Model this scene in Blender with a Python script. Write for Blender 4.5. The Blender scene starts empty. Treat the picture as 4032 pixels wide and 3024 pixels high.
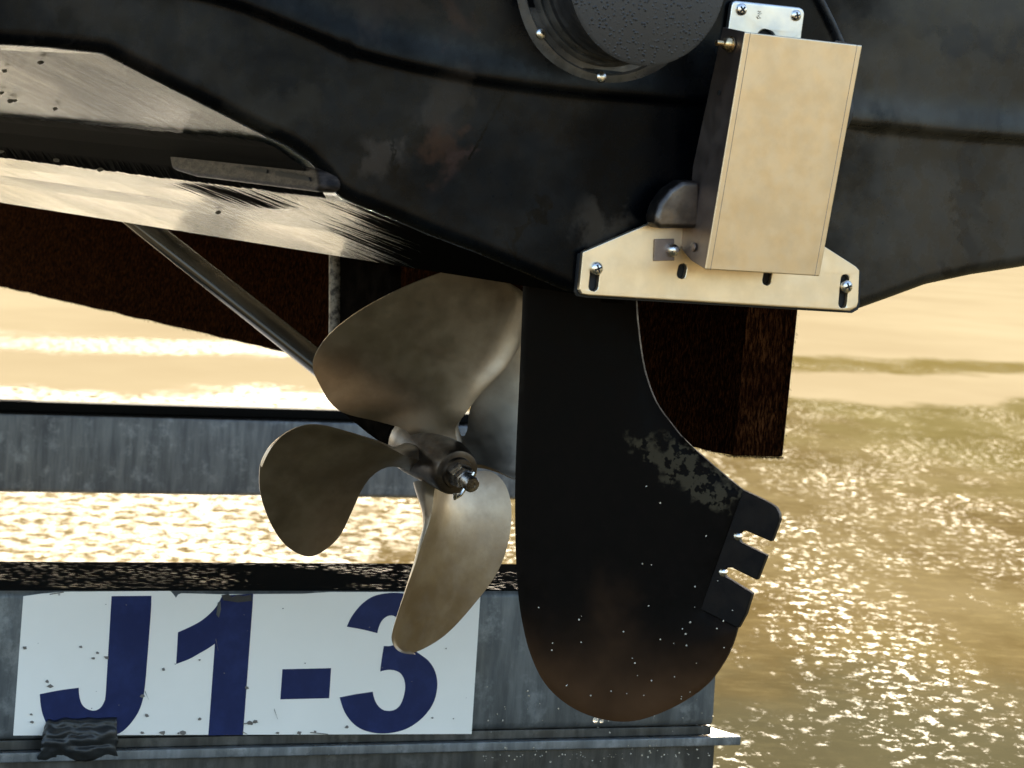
import bpy, bmesh, math, random
from mathutils import Vector, Matrix, noise
from mathutils.geometry import tessellate_polygon, delaunay_2d_cdt
random.seed(7)
SC = bpy.context.scene
COL = SC.collection
rad = math.radians

# ------------------------------------------------------------------ camera
FPX = 13490.0
CAMP = Vector((0, 0, .62))
_p, _r = rad(-2.68), rad(3.3)
F = Vector((0, math.cos(_p), math.sin(_p)))
_u = Vector((1, 0, 0)).cross(F)
R = math.cos(_r) * Vector((1, 0, 0)) + math.sin(_r) * _u
U = R.cross(F)
cd = bpy.data.cameras.new('camera'); cam = bpy.data.objects.new('camera', cd); COL.objects.link(cam)
cam.matrix_world = Matrix(((R.x, U.x, -F.x, CAMP.x), (R.y, U.y, -F.y, CAMP.y), (R.z, U.z, -F.z, CAMP.z), (0, 0, 0, 1)))
cd.sensor_width = 36; cd.lens = 36 * FPX / 4032
cd.clip_start = .05; cd.clip_end = 2000
cd.dof.use_dof = True; cd.dof.focus_distance = 2.9; cd.dof.aperture_fstop = 30
SC.camera = cam

# ------------------------------------------------------------------ sky, sun, exposure
SUN_EL, SUN_AZ = rad(27), rad(2)
w = bpy.data.worlds.new('World'); SC.world = w; w.use_nodes = True
wn = w.node_tree; bg = wn.nodes['Background']
sky = wn.nodes.new('ShaderNodeTexSky'); sky.sky_type = 'NISHITA'; sky.sun_disc = False
sky.sun_elevation = SUN_EL; sky.sun_rotation = SUN_AZ; sky.dust_density = 2.0
wn.links.new(sky.outputs[0], bg.inputs[0]); bg.inputs[1].default_value = .21; sky.air_density = 1.0
sl = bpy.data.lights.new('sun', 'SUN'); sl.energy = 4.6; sl.angle = rad(.5); sl.color = (1, .90, .68)
so = bpy.data.objects.new('sun', sl); COL.objects.link(so)
sd = Vector((math.sin(SUN_AZ) * math.cos(SUN_EL), math.cos(SUN_AZ) * math.cos(SUN_EL), math.sin(SUN_EL)))
so.rotation_euler = sd.to_track_quat('Z', 'Y').to_euler()
SC.view_settings.view_transform = 'Standard'; SC.view_settings.look = 'None'
SC.view_settings.exposure = 1.45; SC.view_settings.gamma = 1
SC.view_settings.use_curve_mapping = False

# ------------------------------------------------------------------ survey helpers: where the photographed edges lie on real planes
def ray(x, y): return F + R * ((x - 2016) / FPX) - U * ((y - 1512) / FPX)
def at(x, y, d): return CAMP + ray(x, y) * d
def hit(x, y, p, n):
    r = ray(x, y); return CAMP + r * ((p - CAMP).dot(n) / r.dot(n))
TH = rad(28); PB = rad(1.8)
UU = Vector((math.cos(TH), math.sin(TH), 0))                                  # across the boat, to starboard
FF = Vector((-math.sin(TH) * math.cos(PB), math.cos(TH) * math.cos(PB), math.sin(PB)))  # forward
WW = UU.cross(FF).normalized()                                                # up
TO = Vector((.157, 2.613, .567))                                              # keel at the transom
def bt(t, s, z): return TO + UU * t + FF * s + WW * z                         # boat frame -> world
def tb(p): v = p - TO; return v.dot(UU), v.dot(FF), v.dot(WW)
def tp(x, y, off=0): return hit(x, y, TO - FF * off, FF)                      # pixel on the transom plane, off = metres aft of it
def tpl(x, y, off=0): a = tb(tp(x, y, off)); return a[0], a[2]

# ------------------------------------------------------------------ object helpers
def link(name, me, m=None, parent=None, smooth=False):
    o = bpy.data.objects.new(name, me); COL.objects.link(o)
    if m: me.materials.append(m)
    if parent: o.parent = parent
    if smooth:
        for p in me.polygons: p.use_smooth = True
    return o
def mesh(name, vs, fs, m=None, parent=None, smooth=False):
    me = bpy.data.meshes.new(name); me.from_pydata([tuple(v) for v in vs], [], fs); me.update()
    bm = bmesh.new(); bm.from_mesh(me); bmesh.ops.recalc_face_normals(bm, faces=bm.faces); bm.to_mesh(me); bm.free()
    return link(name, me, m, parent, smooth)
def bev(o, wd, seg=2, ang=35):
    b = o.modifiers.new('bevel', 'BEVEL'); b.width = wd; b.segments = seg; b.limit_method = 'ANGLE'; b.angle_limit = rad(ang)
    for p in o.data.polygons: p.use_smooth = True
    try: o.data.shade_auto_smooth = True
    except Exception: pass
    wn_ = o.modifiers.new('wn', 'WEIGHTED_NORMAL'); wn_.keep_sharp = True
    return o
def slab(name, pts, back, m, parent, bw=.0008, holes=()):
    """pts: world outline of the near face, extruded by vector back; holes: lists of world points"""
    loops = [list(pts)] + [list(h) for h in holes]
    flat = [p for l in loops for p in l]
    tris = tessellate_polygon(loops)
    n = len(flat); vs = flat + [p + back for p in flat]
    fs = [tuple(t) for t in tris] + [tuple(i + n for i in t[::-1]) for t in tris]
    k = 0
    for l in loops:
        for i in range(len(l)):
            a, b = k + i, k + (i + 1) % len(l); fs.append((a, b, b + n, a + n))
        k += len(l)
    o = mesh(name, vs, fs, m, parent)
    bm = bmesh.new(); bm.from_mesh(o.data)
    bmesh.ops.dissolve_limit(bm, angle_limit=rad(1), verts=bm.verts, edges=bm.edges) if not holes else None
    bm.to_mesh(o.data); bm.free()
    if bw: bev(o, bw)
    return o
def rings(name, rs, m, parent, n=32, cap=True, smooth=True):
    """rs: list of (centre, axis1, axis2, radius)"""
    vs, fs = [], []
    for c, a, b, r in rs:
        for i in range(n):
            t = 2 * math.pi * i / n; vs.append(c + (a * math.cos(t) + b * math.sin(t)) * r)
    for k in range(len(rs) - 1):
        for i in range(n): fs.append((k * n + i, k * n + (i + 1) % n, (k + 1) * n + (i + 1) % n, (k + 1) * n + i))
    if cap: fs.append(tuple(range(n))); fs.append(tuple(range((len(rs) - 1) * n, len(rs) * n)))
    o = mesh(name, vs, fs, m, parent, smooth)
    try: 
        o.data.set_sharp_from_angle(angle=rad(40))
    except Exception: pass
    return o
def lathe(name, base, ax, prof, m, parent, n=32):
    ax = ax.normalized(); a = ax.orthogonal().normalized(); b = ax.cross(a)
    return rings(name, [(base + ax * z, a, b, max(r, 1e-5)) for z, r in prof], m, parent, n)
def tube(name, pts, r, m, parent, n=12):
    rs = []
    for i, p in enumerate(pts):
        d = (pts[min(i + 1, len(pts) - 1)] - pts[max(i - 1, 0)]).normalized()
        a = d.cross(Vector((0, 0, 1))).normalized(); b = d.cross(a)
        rs.append((p, a, b, r))
    return rings(name, rs, m, parent, n)
def curvepts(pts, k=6):
    """smooth open polyline through 2D points (Catmull-Rom)"""
    out = []
    for i in range(len(pts) - 1):
        p0, p1, p2, p3 = pts[max(i - 1, 0)], pts[i], pts[i + 1], pts[min(i + 2, len(pts) - 1)]
        for j in range(k):
            t = j / k
            out.append(tuple(.5 * (2 * p1[c] + (p2[c] - p0[c]) * t + (2 * p0[c] - 5 * p1[c] + 4 * p2[c] - p3[c]) * t * t + (3 * p1[c] - p0[c] - 3 * p2[c] + p3[c]) * t ** 3) for c in (0, 1)))
    out.append(tuple(pts[-1])); return out
def interp(tab, x):
    if x <= tab[0][0]: return tab[0][1]
    for a, b in zip(tab, tab[1:]):
        if x <= b[0]: return a[1] + (b[1] - a[1]) * (x - a[0]) / max(b[0] - a[0], 1e-9)
    return tab[-1][1]
def ss(a, b, x): x = min(max((x - a) / (b - a), 0), 1); return x * x * (3 - 2 * x)

# ------------------------------------------------------------------ materials
class NM:
    def __init__(s, name):
        s.m = bpy.data.materials.new(name); s.m.use_nodes = True; s.t = s.m.node_tree; s.p = s.t.nodes['Principled BSDF']
        s.c = s.n('ShaderNodeTexCoord')
    def n(s, ty, **k):
        x = s.t.nodes.new(ty)
        for a, b in k.items(): setattr(x, a, b)
        return x
    def l(s, a, b): s.t.links.new(a, b)
    def set(s, **k):
        for a, b in k.items():
            i = s.p.inputs[a.replace('_', ' ')]
            i.default_value = (*b, 1) if isinstance(b, tuple) else b
        return s
    def vec(s, scale=(1, 1, 1), rot=(0, 0, 0), loc=(0, 0, 0)):
        q = s.n('ShaderNodeMapping'); q.inputs[3].default_value = scale; q.inputs[2].default_value = rot; q.inputs[1].default_value = loc
        s.l(s.c.outputs['Object'], q.inputs[0]); return q.outputs[0]
    def vect(s, scale=(1, 1, 1), rot=0):
        q = s.n('ShaderNodeMapping', vector_type='TEXTURE'); q.inputs[3].default_value = tuple(1 / v for v in scale); q.inputs[2].default_value = (0, 0, rot)
        s.l(s.c.outputs['Object'], q.inputs[0]); return q.outputs[0]
    def noise(s, sc, det=4, rough=.55, vec=None, dist=0):
        q = s.n('ShaderNodeTexNoise'); q.inputs['Scale'].default_value = sc; q.inputs['Detail'].default_value = det
        q.inputs['Roughness'].default_value = rough; q.inputs['Distortion'].default_value = dist
        s.l(vec or s.c.outputs['Object'], q.inputs['Vector']); return q.outputs[0]
    def voro(s, sc, vec=None, feat='F1'):
        q = s.n('ShaderNodeTexVoronoi', feature=feat); q.inputs['Scale'].default_value = sc
        s.l(vec or s.c.outputs['Object'], q.inputs['Vector']); return q.outputs['Distance']
    def map(s, x, a, b, c=0, d=1):
        q = s.n('ShaderNodeMapRange'); q.interpolation_type = 'SMOOTHSTEP'
        for i, v in zip((1, 2, 3, 4), (a, b, c, d)): q.inputs[i].default_value = v
        s.l(x, q.inputs[0]); return q.outputs[0]
    def math(s, op, a, b=None, clamp=False):
        q = s.n('ShaderNodeMath', operation=op); q.use_clamp = clamp
        for i, v in ((0, a), (1, b)):
            if v is None: continue
            if isinstance(v, (int, float)): q.inputs[i].default_value = v
            else: s.l(v, q.inputs[i])
        return q.outputs[0]
    def mix(s, fac, a, b):
        q = s.n('ShaderNodeMix', data_type='RGBA')
        if isinstance(fac, (int, float)): q.inputs[0].default_value = fac
        else: s.l(fac, q.inputs[0])
        for i, v in ((6, a), (7, b)):
            if isinstance(v, tuple): q.inputs[i].default_value = (*v, 1)
            else: s.l(v, q.inputs[i])
        return q.outputs[2]
    def bump(s, h, strength=.3, dist=.001, prev=None):
        q = s.n('ShaderNodeBump'); q.inputs['Strength'].default_value = strength; q.inputs['Distance'].default_value = dist
        s.l(h, q.inputs['Height'])
        if prev: s.l(prev, q.inputs['Normal'])
        return q.outputs[0]
    def col(s, x): s.l(x, s.p.inputs['Base Color']); return s
    def rou(s, x): s.l(x, s.p.inputs['Roughness']); return s
    def nor(s, x): s.l(x, s.p.inputs['Normal']); return s

def metal(name, c1, c2, r1, r2, sc=40, metallic=1.0, b=.1, stretch=(1, 1, 1), bd=.0006):
    k = NM(name); v = k.vec(stretch); n1 = k.noise(sc, 6, .6, v); f = k.map(n1, .35, .65)
    k.col(k.mix(f, c1, c2)).rou(k.map(k.noise(sc * 2.3, 5, .6, v), .3, .7, r1, r2)); k.set(Metallic=metallic)
    k.nor(k.bump(k.noise(sc * 9, 5, .6, v), b, bd)); return k.m

# hull: black gelcoat, scuffed
def frame_coords(k):
    def dotp(v):
        a = k.n('ShaderNodeVectorMath', operation='SUBTRACT'); k.l(k.c.outputs['Object'], a.inputs[0]); a.inputs[1].default_value = tuple(TO)
        b = k.n('ShaderNodeVectorMath', operation='DOT_PRODUCT'); k.l(a.outputs[0], b.inputs[0]); b.inputs[1].default_value = tuple(v); return b.outputs['Value']
    return dotp(UU), dotp(FF), dotp(WW)
def hull_mat():
    k = NM('black_gelcoat'); T, S, Z = frame_coords(k)
    wob = k.map(k.noise(22, 4, .6), .2, .8, -.022, .022); wobf = k.map(k.noise(120, 3, .6), .2, .8, -.003, .003)
    Tw, Zw = k.math('ADD', T, wob), k.math('ADD', Z, wob)
    def blob(px, py, rx, ry, soft=.5, lean=0, a=None, b=None):
        t0, z0 = tpl(px, py); u_ = k.math('MULTIPLY', k.math('SUBTRACT', k.math('ADD', a or Tw, k.math('MULTIPLY', k.math('SUBTRACT', Z, z0), lean)), t0), 5170 / rx)
        v_ = k.math('MULTIPLY', k.math('SUBTRACT', b or Zw, z0), 5170 / ry)
        d = k.math('SQRT', k.math('ADD', k.math('MULTIPLY', u_, u_), k.math('MULTIPLY', v_, v_)))
        return k.map(d, 1 - soft, 1 + soft * .5, 1, 0)
    big = k.noise(5, 5, .6, k.vec((1, 1, 1.4))); fine = k.noise(60, 6, .65); sc = k.noise(9, 6, .7, k.vec((1, 1, .45), (0, .2, 0)))
    dust = k.map(big, .42, .72); stain = k.map(sc, .58, .76)
    c = k.mix(dust, (.0006, .0009, .0014), (.0032, .0033, .0036)); c = k.mix(k.math('MULTIPLY', stain, .45), c, (.016, .0115, .0085))
    rt = k.map(k.math('ADD', T, k.math('MULTIPLY', wob, 2.0)), .06, .16)                       # paler brown tone on the starboard half
    tone_rt = k.math('MULTIPLY', rt, k.map(k.noise(6, 4), .3, .6, .55, 1))
    c = k.mix(tone_rt, c, (.017, .0145, .011))
    for args, col, f in [  # stains and rust, plus blurry gloss reflections painted as patches
        ((3560, 330, 300, 230, .25), (.027, .022, .015), .6), ((3700, 850, 190, 260, .2), (.024, .0195, .0145), .5), ((4000, 850, 110, 330, .15), (.024, .02, .015), .5),
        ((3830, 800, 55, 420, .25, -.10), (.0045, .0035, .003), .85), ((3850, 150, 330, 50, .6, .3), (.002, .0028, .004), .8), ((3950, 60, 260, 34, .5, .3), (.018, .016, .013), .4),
        ((2375, 850, 130, 100, .5), (.026, .021, .016), .75), ((1755, 560, 75, 130, .6), (.050, .020, .009), .55), ((1775, 650, 50, 30, .6), (.05, .024, .018), .5),
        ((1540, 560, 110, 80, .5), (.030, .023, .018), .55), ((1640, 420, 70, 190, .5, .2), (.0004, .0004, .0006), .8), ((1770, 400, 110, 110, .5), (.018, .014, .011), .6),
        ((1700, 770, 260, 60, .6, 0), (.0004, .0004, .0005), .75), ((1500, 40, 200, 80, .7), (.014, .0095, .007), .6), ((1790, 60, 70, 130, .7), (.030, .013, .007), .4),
        ((1080, 430, 190, 120, .5), (.014, .012, .009), .6), ((870, 260, 150, 90, .6), (.012, .010, .008), .5), ((600, 130, 90, 170, .35), (.0004, .0005, .0007), .8), ((330, 60, 200, 90, .5), (.013, .011, .009), .6),
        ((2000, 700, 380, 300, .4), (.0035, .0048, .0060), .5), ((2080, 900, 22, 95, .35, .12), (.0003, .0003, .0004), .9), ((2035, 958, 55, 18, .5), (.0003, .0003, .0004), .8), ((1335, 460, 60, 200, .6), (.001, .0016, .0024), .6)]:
        c = k.mix(k.math('MULTIPLY', blob(*args), f), c, tuple(q * 1.25 for q in col))
    # hairline cracks
    for (x0, y0, x1, y1, w_) in ((1990, 365, 1840, 640, .0010), (1545, 520, 1550, 700, .0007), (1560, 640, 1545, 760, .0006), (1878, 345, 1884, 375, .0006)):
        a, b = tpl(x0, y0), tpl(x1, y1); L_ = math.hypot(b[0] - a[0], b[1] - a[1]); dx, dz = (b[0] - a[0]) / L_, (b[1] - a[1]) / L_
        q1 = k.math('ADD', k.math('SUBTRACT', T, a[0]), wobf); q2 = k.math('SUBTRACT', k.math('ADD', Z, wobf), a[1])
        cr = k.math('ABSOLUTE', k.math('SUBTRACT', k.math('MULTIPLY', q1, dz), k.math('MULTIPLY', q2, dx))); al = k.math('ADD', k.math('MULTIPLY', q1, dx), k.math('MULTIPLY', q2, dz))
        m = k.math('MULTIPLY', k.map(cr, w_ * .5, w_ * 1.5, 1, 0), k.math('MULTIPLY', k.map(al, 0, .004), k.map(al, L_ - .004, L_, 1, 0)))
        c = k.mix(m, c, (.0002, .0002, .0002))
    spk = k.map(k.voro(150), .03, .10, 1, 0); spm = k.math('MULTIPLY', spk, k.math('MAXIMUM', k.map(k.noise(7, 2), .58, .7), blob(3420, 960, 160, 260, .6)))
    c = k.mix(k.math('MULTIPLY', spm, .8), c, (.0006, .0006, .0006))
    scr = k.map(k.noise(26, 5, .75, k.vect((.7, 1, 9), TH)), .66, .74); c = k.mix(k.math('MULTIPLY', scr, .22), c, (.035, .032, .03))
    k.col(c).rou(k.map(fine, .3, .75, .20, .38)); k.set(IOR=1.45)
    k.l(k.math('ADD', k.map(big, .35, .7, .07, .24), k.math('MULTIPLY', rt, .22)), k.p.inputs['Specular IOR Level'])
    b = k.bump(k.noise(14, 3, .5), .25, .002); b = k.bump(spm, .5, .0012, b); k.nor(k.bump(fine, .08, .0005, b)); return k.m
_q = bt(-.2, 0, .0); _zi = None
def bottom_mat():
    za, zb_ = tpl(1550, 860), tpl(2270, 1158)
    nn = FF.cross((bt(za[0], 0, za[1]) - bt(zb_[0], 0, zb_[1])).normalized()); SBLK = tb(hit(1450, 890, bt(za[0], 0, za[1]), nn))[1]; print('SBLK', SBLK)
    k = NM('wet_black_hull_bottom'); o = k.c.outputs['Object']
    st = k.noise(30, 7, .8, k.vect((.35, 2.4, 1), TH)); st2 = k.noise(9, 4, .6, k.vect((.5, 3, 2), TH))
    rip = k.noise(62, 5, .75, k.vect((.9, .75, 1), TH + .35))
    def dotp(v, o0):
        a = k.n('ShaderNodeVectorMath', operation='SUBTRACT'); k.l(o, a.inputs[0]); a.inputs[1].default_value = tuple(o0)
        b = k.n('ShaderNodeVectorMath', operation='DOT_PRODUCT'); k.l(a.outputs[0], b.inputs[0]); b.inputs[1].default_value = tuple(v); return b.outputs['Value']
    S = dotp(FF, TO); T = dotp(UU, TO)
    # dark reflections painted as matte black: by the transom and in one patch
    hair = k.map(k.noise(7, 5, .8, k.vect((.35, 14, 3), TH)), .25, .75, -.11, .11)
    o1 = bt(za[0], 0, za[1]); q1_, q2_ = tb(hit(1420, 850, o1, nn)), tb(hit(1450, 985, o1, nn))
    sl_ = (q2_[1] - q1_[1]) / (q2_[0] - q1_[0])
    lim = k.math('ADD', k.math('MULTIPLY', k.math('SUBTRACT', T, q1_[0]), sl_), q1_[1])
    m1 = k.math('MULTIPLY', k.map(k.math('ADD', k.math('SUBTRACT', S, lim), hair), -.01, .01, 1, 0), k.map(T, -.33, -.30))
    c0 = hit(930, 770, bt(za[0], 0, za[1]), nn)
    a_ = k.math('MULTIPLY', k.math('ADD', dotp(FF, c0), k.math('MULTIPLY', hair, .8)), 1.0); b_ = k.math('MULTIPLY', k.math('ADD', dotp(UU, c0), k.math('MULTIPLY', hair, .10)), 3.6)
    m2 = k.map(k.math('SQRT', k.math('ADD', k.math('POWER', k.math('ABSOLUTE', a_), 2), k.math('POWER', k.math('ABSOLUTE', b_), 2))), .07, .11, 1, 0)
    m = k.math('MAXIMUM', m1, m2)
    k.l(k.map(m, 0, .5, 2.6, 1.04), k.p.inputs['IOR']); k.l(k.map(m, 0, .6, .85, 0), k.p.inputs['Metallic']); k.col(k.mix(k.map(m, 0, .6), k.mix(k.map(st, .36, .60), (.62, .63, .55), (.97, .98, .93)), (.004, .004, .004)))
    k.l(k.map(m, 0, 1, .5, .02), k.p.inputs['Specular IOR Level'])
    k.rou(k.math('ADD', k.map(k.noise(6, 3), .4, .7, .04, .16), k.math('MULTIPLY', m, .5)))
    b = k.bump(st, .7, .0035); b = k.bump(st2, .22, .003, b)
    area = k.map(S, .15, .7)
    b = k.bump(k.math('MULTIPLY', rip, area), 1.0, .009, b); k.nor(b); return k.m
M = {}
M['hull'] = hull_mat(); M['bottom'] = bottom_mat(); M['matte'] = NM('matte_black_strip').set(Base_Color=(.004, .004, .004), Roughness=.8, IOR=1.15).m
M['steel'] = metal('brushed_aluminium_sheet', (.74, .60, .41), (.82, .675, .475), .36, .44, 42, b=.06)
M['steel_edge'] = metal('aluminium_side_flange', (.22, .175, .155), (.29, .24, .21), .42, .54, 20, b=.05)
M['steel_grey'] = metal('weathered_stainless_plate', (.66, .66, .62), (.78, .76, .70), .3, .46, 30, b=.08)
M['screw'] = metal('screw_steel', (.62, .58, .52), (.8, .76, .7), .16, .3, 200, b=.1)
M['nut'] = metal('dark_steel_nut', (.16, .14, .13), (.34, .31, .28), .22, .38, 200, b=.2)
M['brass'] = metal('brass_nut', (.6, .42, .22), (.72, .55, .32), .2, .35, 200)
M['dark'] = NM('dark_recess').set(Base_Color=(.006, .006, .006), Roughness=.7).m
M['bronze'] = metal('propeller_bronze', (.29, .24, .19), (.38, .325, .262), .34, .43, 26, b=.12)
M['hub'] = metal('tarnished_hub_bronze', (.08, .066, .056), (.14, .118, .10), .32, .46, 60, b=.15)
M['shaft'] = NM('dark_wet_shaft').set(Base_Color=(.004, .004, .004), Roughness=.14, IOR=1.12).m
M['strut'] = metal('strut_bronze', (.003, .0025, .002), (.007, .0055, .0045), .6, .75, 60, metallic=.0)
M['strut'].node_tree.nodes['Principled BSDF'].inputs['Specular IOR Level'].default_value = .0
def rubber():
    k = NM('black_rubber'); f = k.noise(180, 4, .6); k.col(k.mix(k.map(f, .4, .7), (.012, .012, .013), (.03, .03, .03))); k.set(Roughness=.55)
    k.nor(k.bump(f, .3, .001)); return k.m
M['rubber'] = rubber()
def flap():
    k = NM('pitted_exhaust_flap'); v = k.voro(330); n = k.noise(400, 5, .7)
    pit = k.math('MULTIPLY', k.map(v, .18, .40, 1, 0), k.map(k.noise(70, 3), .36, .56))
    k.col(k.mix(pit, (.027, .025, .023), (.005, .005, .005))); k.set(Roughness=.5)
    k.nor(k.bump(pit, .6, .001, k.bump(n, .25, .0008))); return k.m
M['flap'] = flap()
def rudder_mat():
    k = NM('oxidised_rudder_bronze')
    sep = k.n('ShaderNodeSeparateXYZ'); k.l(k.c.outputs['Object'], sep.inputs[0]); z = sep.outputs[2]; x = sep.outputs[0]
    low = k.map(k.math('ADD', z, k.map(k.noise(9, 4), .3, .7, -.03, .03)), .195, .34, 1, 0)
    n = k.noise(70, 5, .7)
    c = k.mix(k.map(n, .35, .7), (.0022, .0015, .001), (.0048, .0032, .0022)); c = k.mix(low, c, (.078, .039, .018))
    # grey-green worn strip with dark spots below the concave trailing edge, patchy
    def dotp(v, o0):
        a = k.n('ShaderNodeVectorMath', operation='SUBTRACT'); k.l(k.c.outputs['Object'], a.inputs[0]); a.inputs[1].default_value = tuple(o0)
        b = k.n('ShaderNodeVectorMath', operation='DOT_PRODUCT'); k.l(a.outputs[0], b.inputs[0]); b.inputs[1].default_value = tuple(v); return b.outputs['Value']
    W0, W1 = rp(2560, 1765), rp(2900, 1965); tv = (W1 - W0).normalized(); nv = tv.cross(RN)
    al = dotp(tv, (W0 + W1) / 2); ac = dotp(nv, (W0 + W1) / 2)
    d2 = k.math('SQRT', k.math('ADD', k.math('POWER', k.math('MULTIPLY', k.math('ABSOLUTE', al), .32), 2), k.math('POWER', k.math('ABSOLUTE', ac), 2)))
    near = k.map(k.math('ADD', d2, k.map(k.noise(55, 4), .3, .7, -.008, .008)), .011, .018, 1, 0)
    sp = k.map(k.noise(120, 3, .6), .50, .56)
    c = k.mix(k.math('MULTIPLY', near, k.math('SUBTRACT', 1, sp)), c, (.042, .034, .021))
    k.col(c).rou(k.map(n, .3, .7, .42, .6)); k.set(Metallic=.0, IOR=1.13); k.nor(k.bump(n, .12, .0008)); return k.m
def galv(name, a, b_, wet=.35):
    k = NM(name); v = k.vec((7, 7, .9)); s = k.noise(9, 6, .65, v); f = k.noise(38, 6, .7); sp = k.voro(60)
    c = k.mix(k.map(s, .35, .7), a, b_); c = k.mix(k.math('MULTIPLY', k.map(f, .5, .75), .6), c, tuple(q * 1.9 for q in b_))
    k.col(c).rou(k.map(k.noise(16, 4), .35, .7, wet, wet + .25)); k.set(Metallic=.35, IOR=1.45)
    k.nor(k.bump(f, .25, .001, k.bump(sp, .1, .001))); return k.m
M['galv'] = galv('galvanised_beam_steel', (.075, .082, .085), (.15, .158, .158))
M['galv2'] = galv('streaky_galvanised_steel', (.09, .10, .115), (.18, .195, .21), .45)
def wettop():  # near-black base colour stands for the dark hull mirrored in the wet top
    k = NM('wet_beam_top'); d = k.voro(170, k.vec((.5, 1, 1), (0, 0, -TH))); m_ = k.noise(7, 3)
    drop = k.math('MULTIPLY', k.map(d, .12, .42, 1, 0), k.map(m_, .35, .55))
    k.set(Base_Color=(.010, .010, .009), IOR=1.3); k.l(k.math('MULTIPLY', k.map(drop, .2, .8, .0, .5), k.map(k.noise(3.5, 3), .4, .6)), k.p.inputs['Specular IOR Level']); k.rou(k.map(k.noise(20, 3), .4, .6, .4, .6)); k.nor(k.bump(drop, .55, .0022)); return k.m
M['wettop'] = wettop()
def carpet():
    k = NM('brown_bunk_carpet'); n = k.noise(420, 4, .7, k.vec((1, 1, .35), (0, .5, 0))); g = k.noise(20, 4)
    k.col(k.mix(k.map(n, .42, .75), (.004, .0018, .001), (.05, .018, .0065))); k.set(Roughness=.95)
    k.p.inputs['Specular IOR Level'].default_value = .0
    k.nor(k.bump(n, .8, .002)); return k.m
M['carpet'] = carpet()
def sticker():
    k = NM('white_vinyl'); n = k.noise(9, 5); d = k.map(k.voro(26), .0, .05, 1, 0); dm = k.math('MULTIPLY', d, k.map(k.noise(14, 3), .52, .6))
    c = k.mix(k.map(n, .35, .7), (.87, .84, .77), (.91, .88, .81)); c = k.mix(dm, c, (.16, .14, .13))
    k.col(c); k.set(Roughness=.35); k.nor(k.bump(k.noise(90, 4), .12, .001, k.bump(k.noise(12, 2), .15, .002))); return k.m
M['white'] = sticker()
def blue():
    k = NM('navy_vinyl'); n = k.noise(30, 5, .7); k.col(k.mix(k.map(n, .4, .75), (.004, .012, .07), (.010, .022, .10))); k.set(Roughness=.45); k.p.inputs['Specular IOR Level'].default_value = .25
    k.nor(k.bump(k.noise(90, 4), .1, .001)); return k.m
M['blue'] = blue()
def tape():
    k = NM('black_tape'); n = k.noise(60, 5, .6); k.col(k.mix(n, (.008, .009, .010), (.03, .033, .034))); k.set(Roughness=.4); k.nor(k.bump(n, .5, .002)); return k.m
M['tape'] = tape()
M['dirt'] = NM('leaf_debris').set(Base_Color=(.02, .018, .008), Roughness=.8).m
def water_drop():
    k = NM('water_drop'); k.set(Base_Color=(.9, .82, .68), Roughness=.05, IOR=1.33); k.p.inputs['Transmission Weight'].default_value = .55; return k.m
M['drop'] = water_drop()

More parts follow.
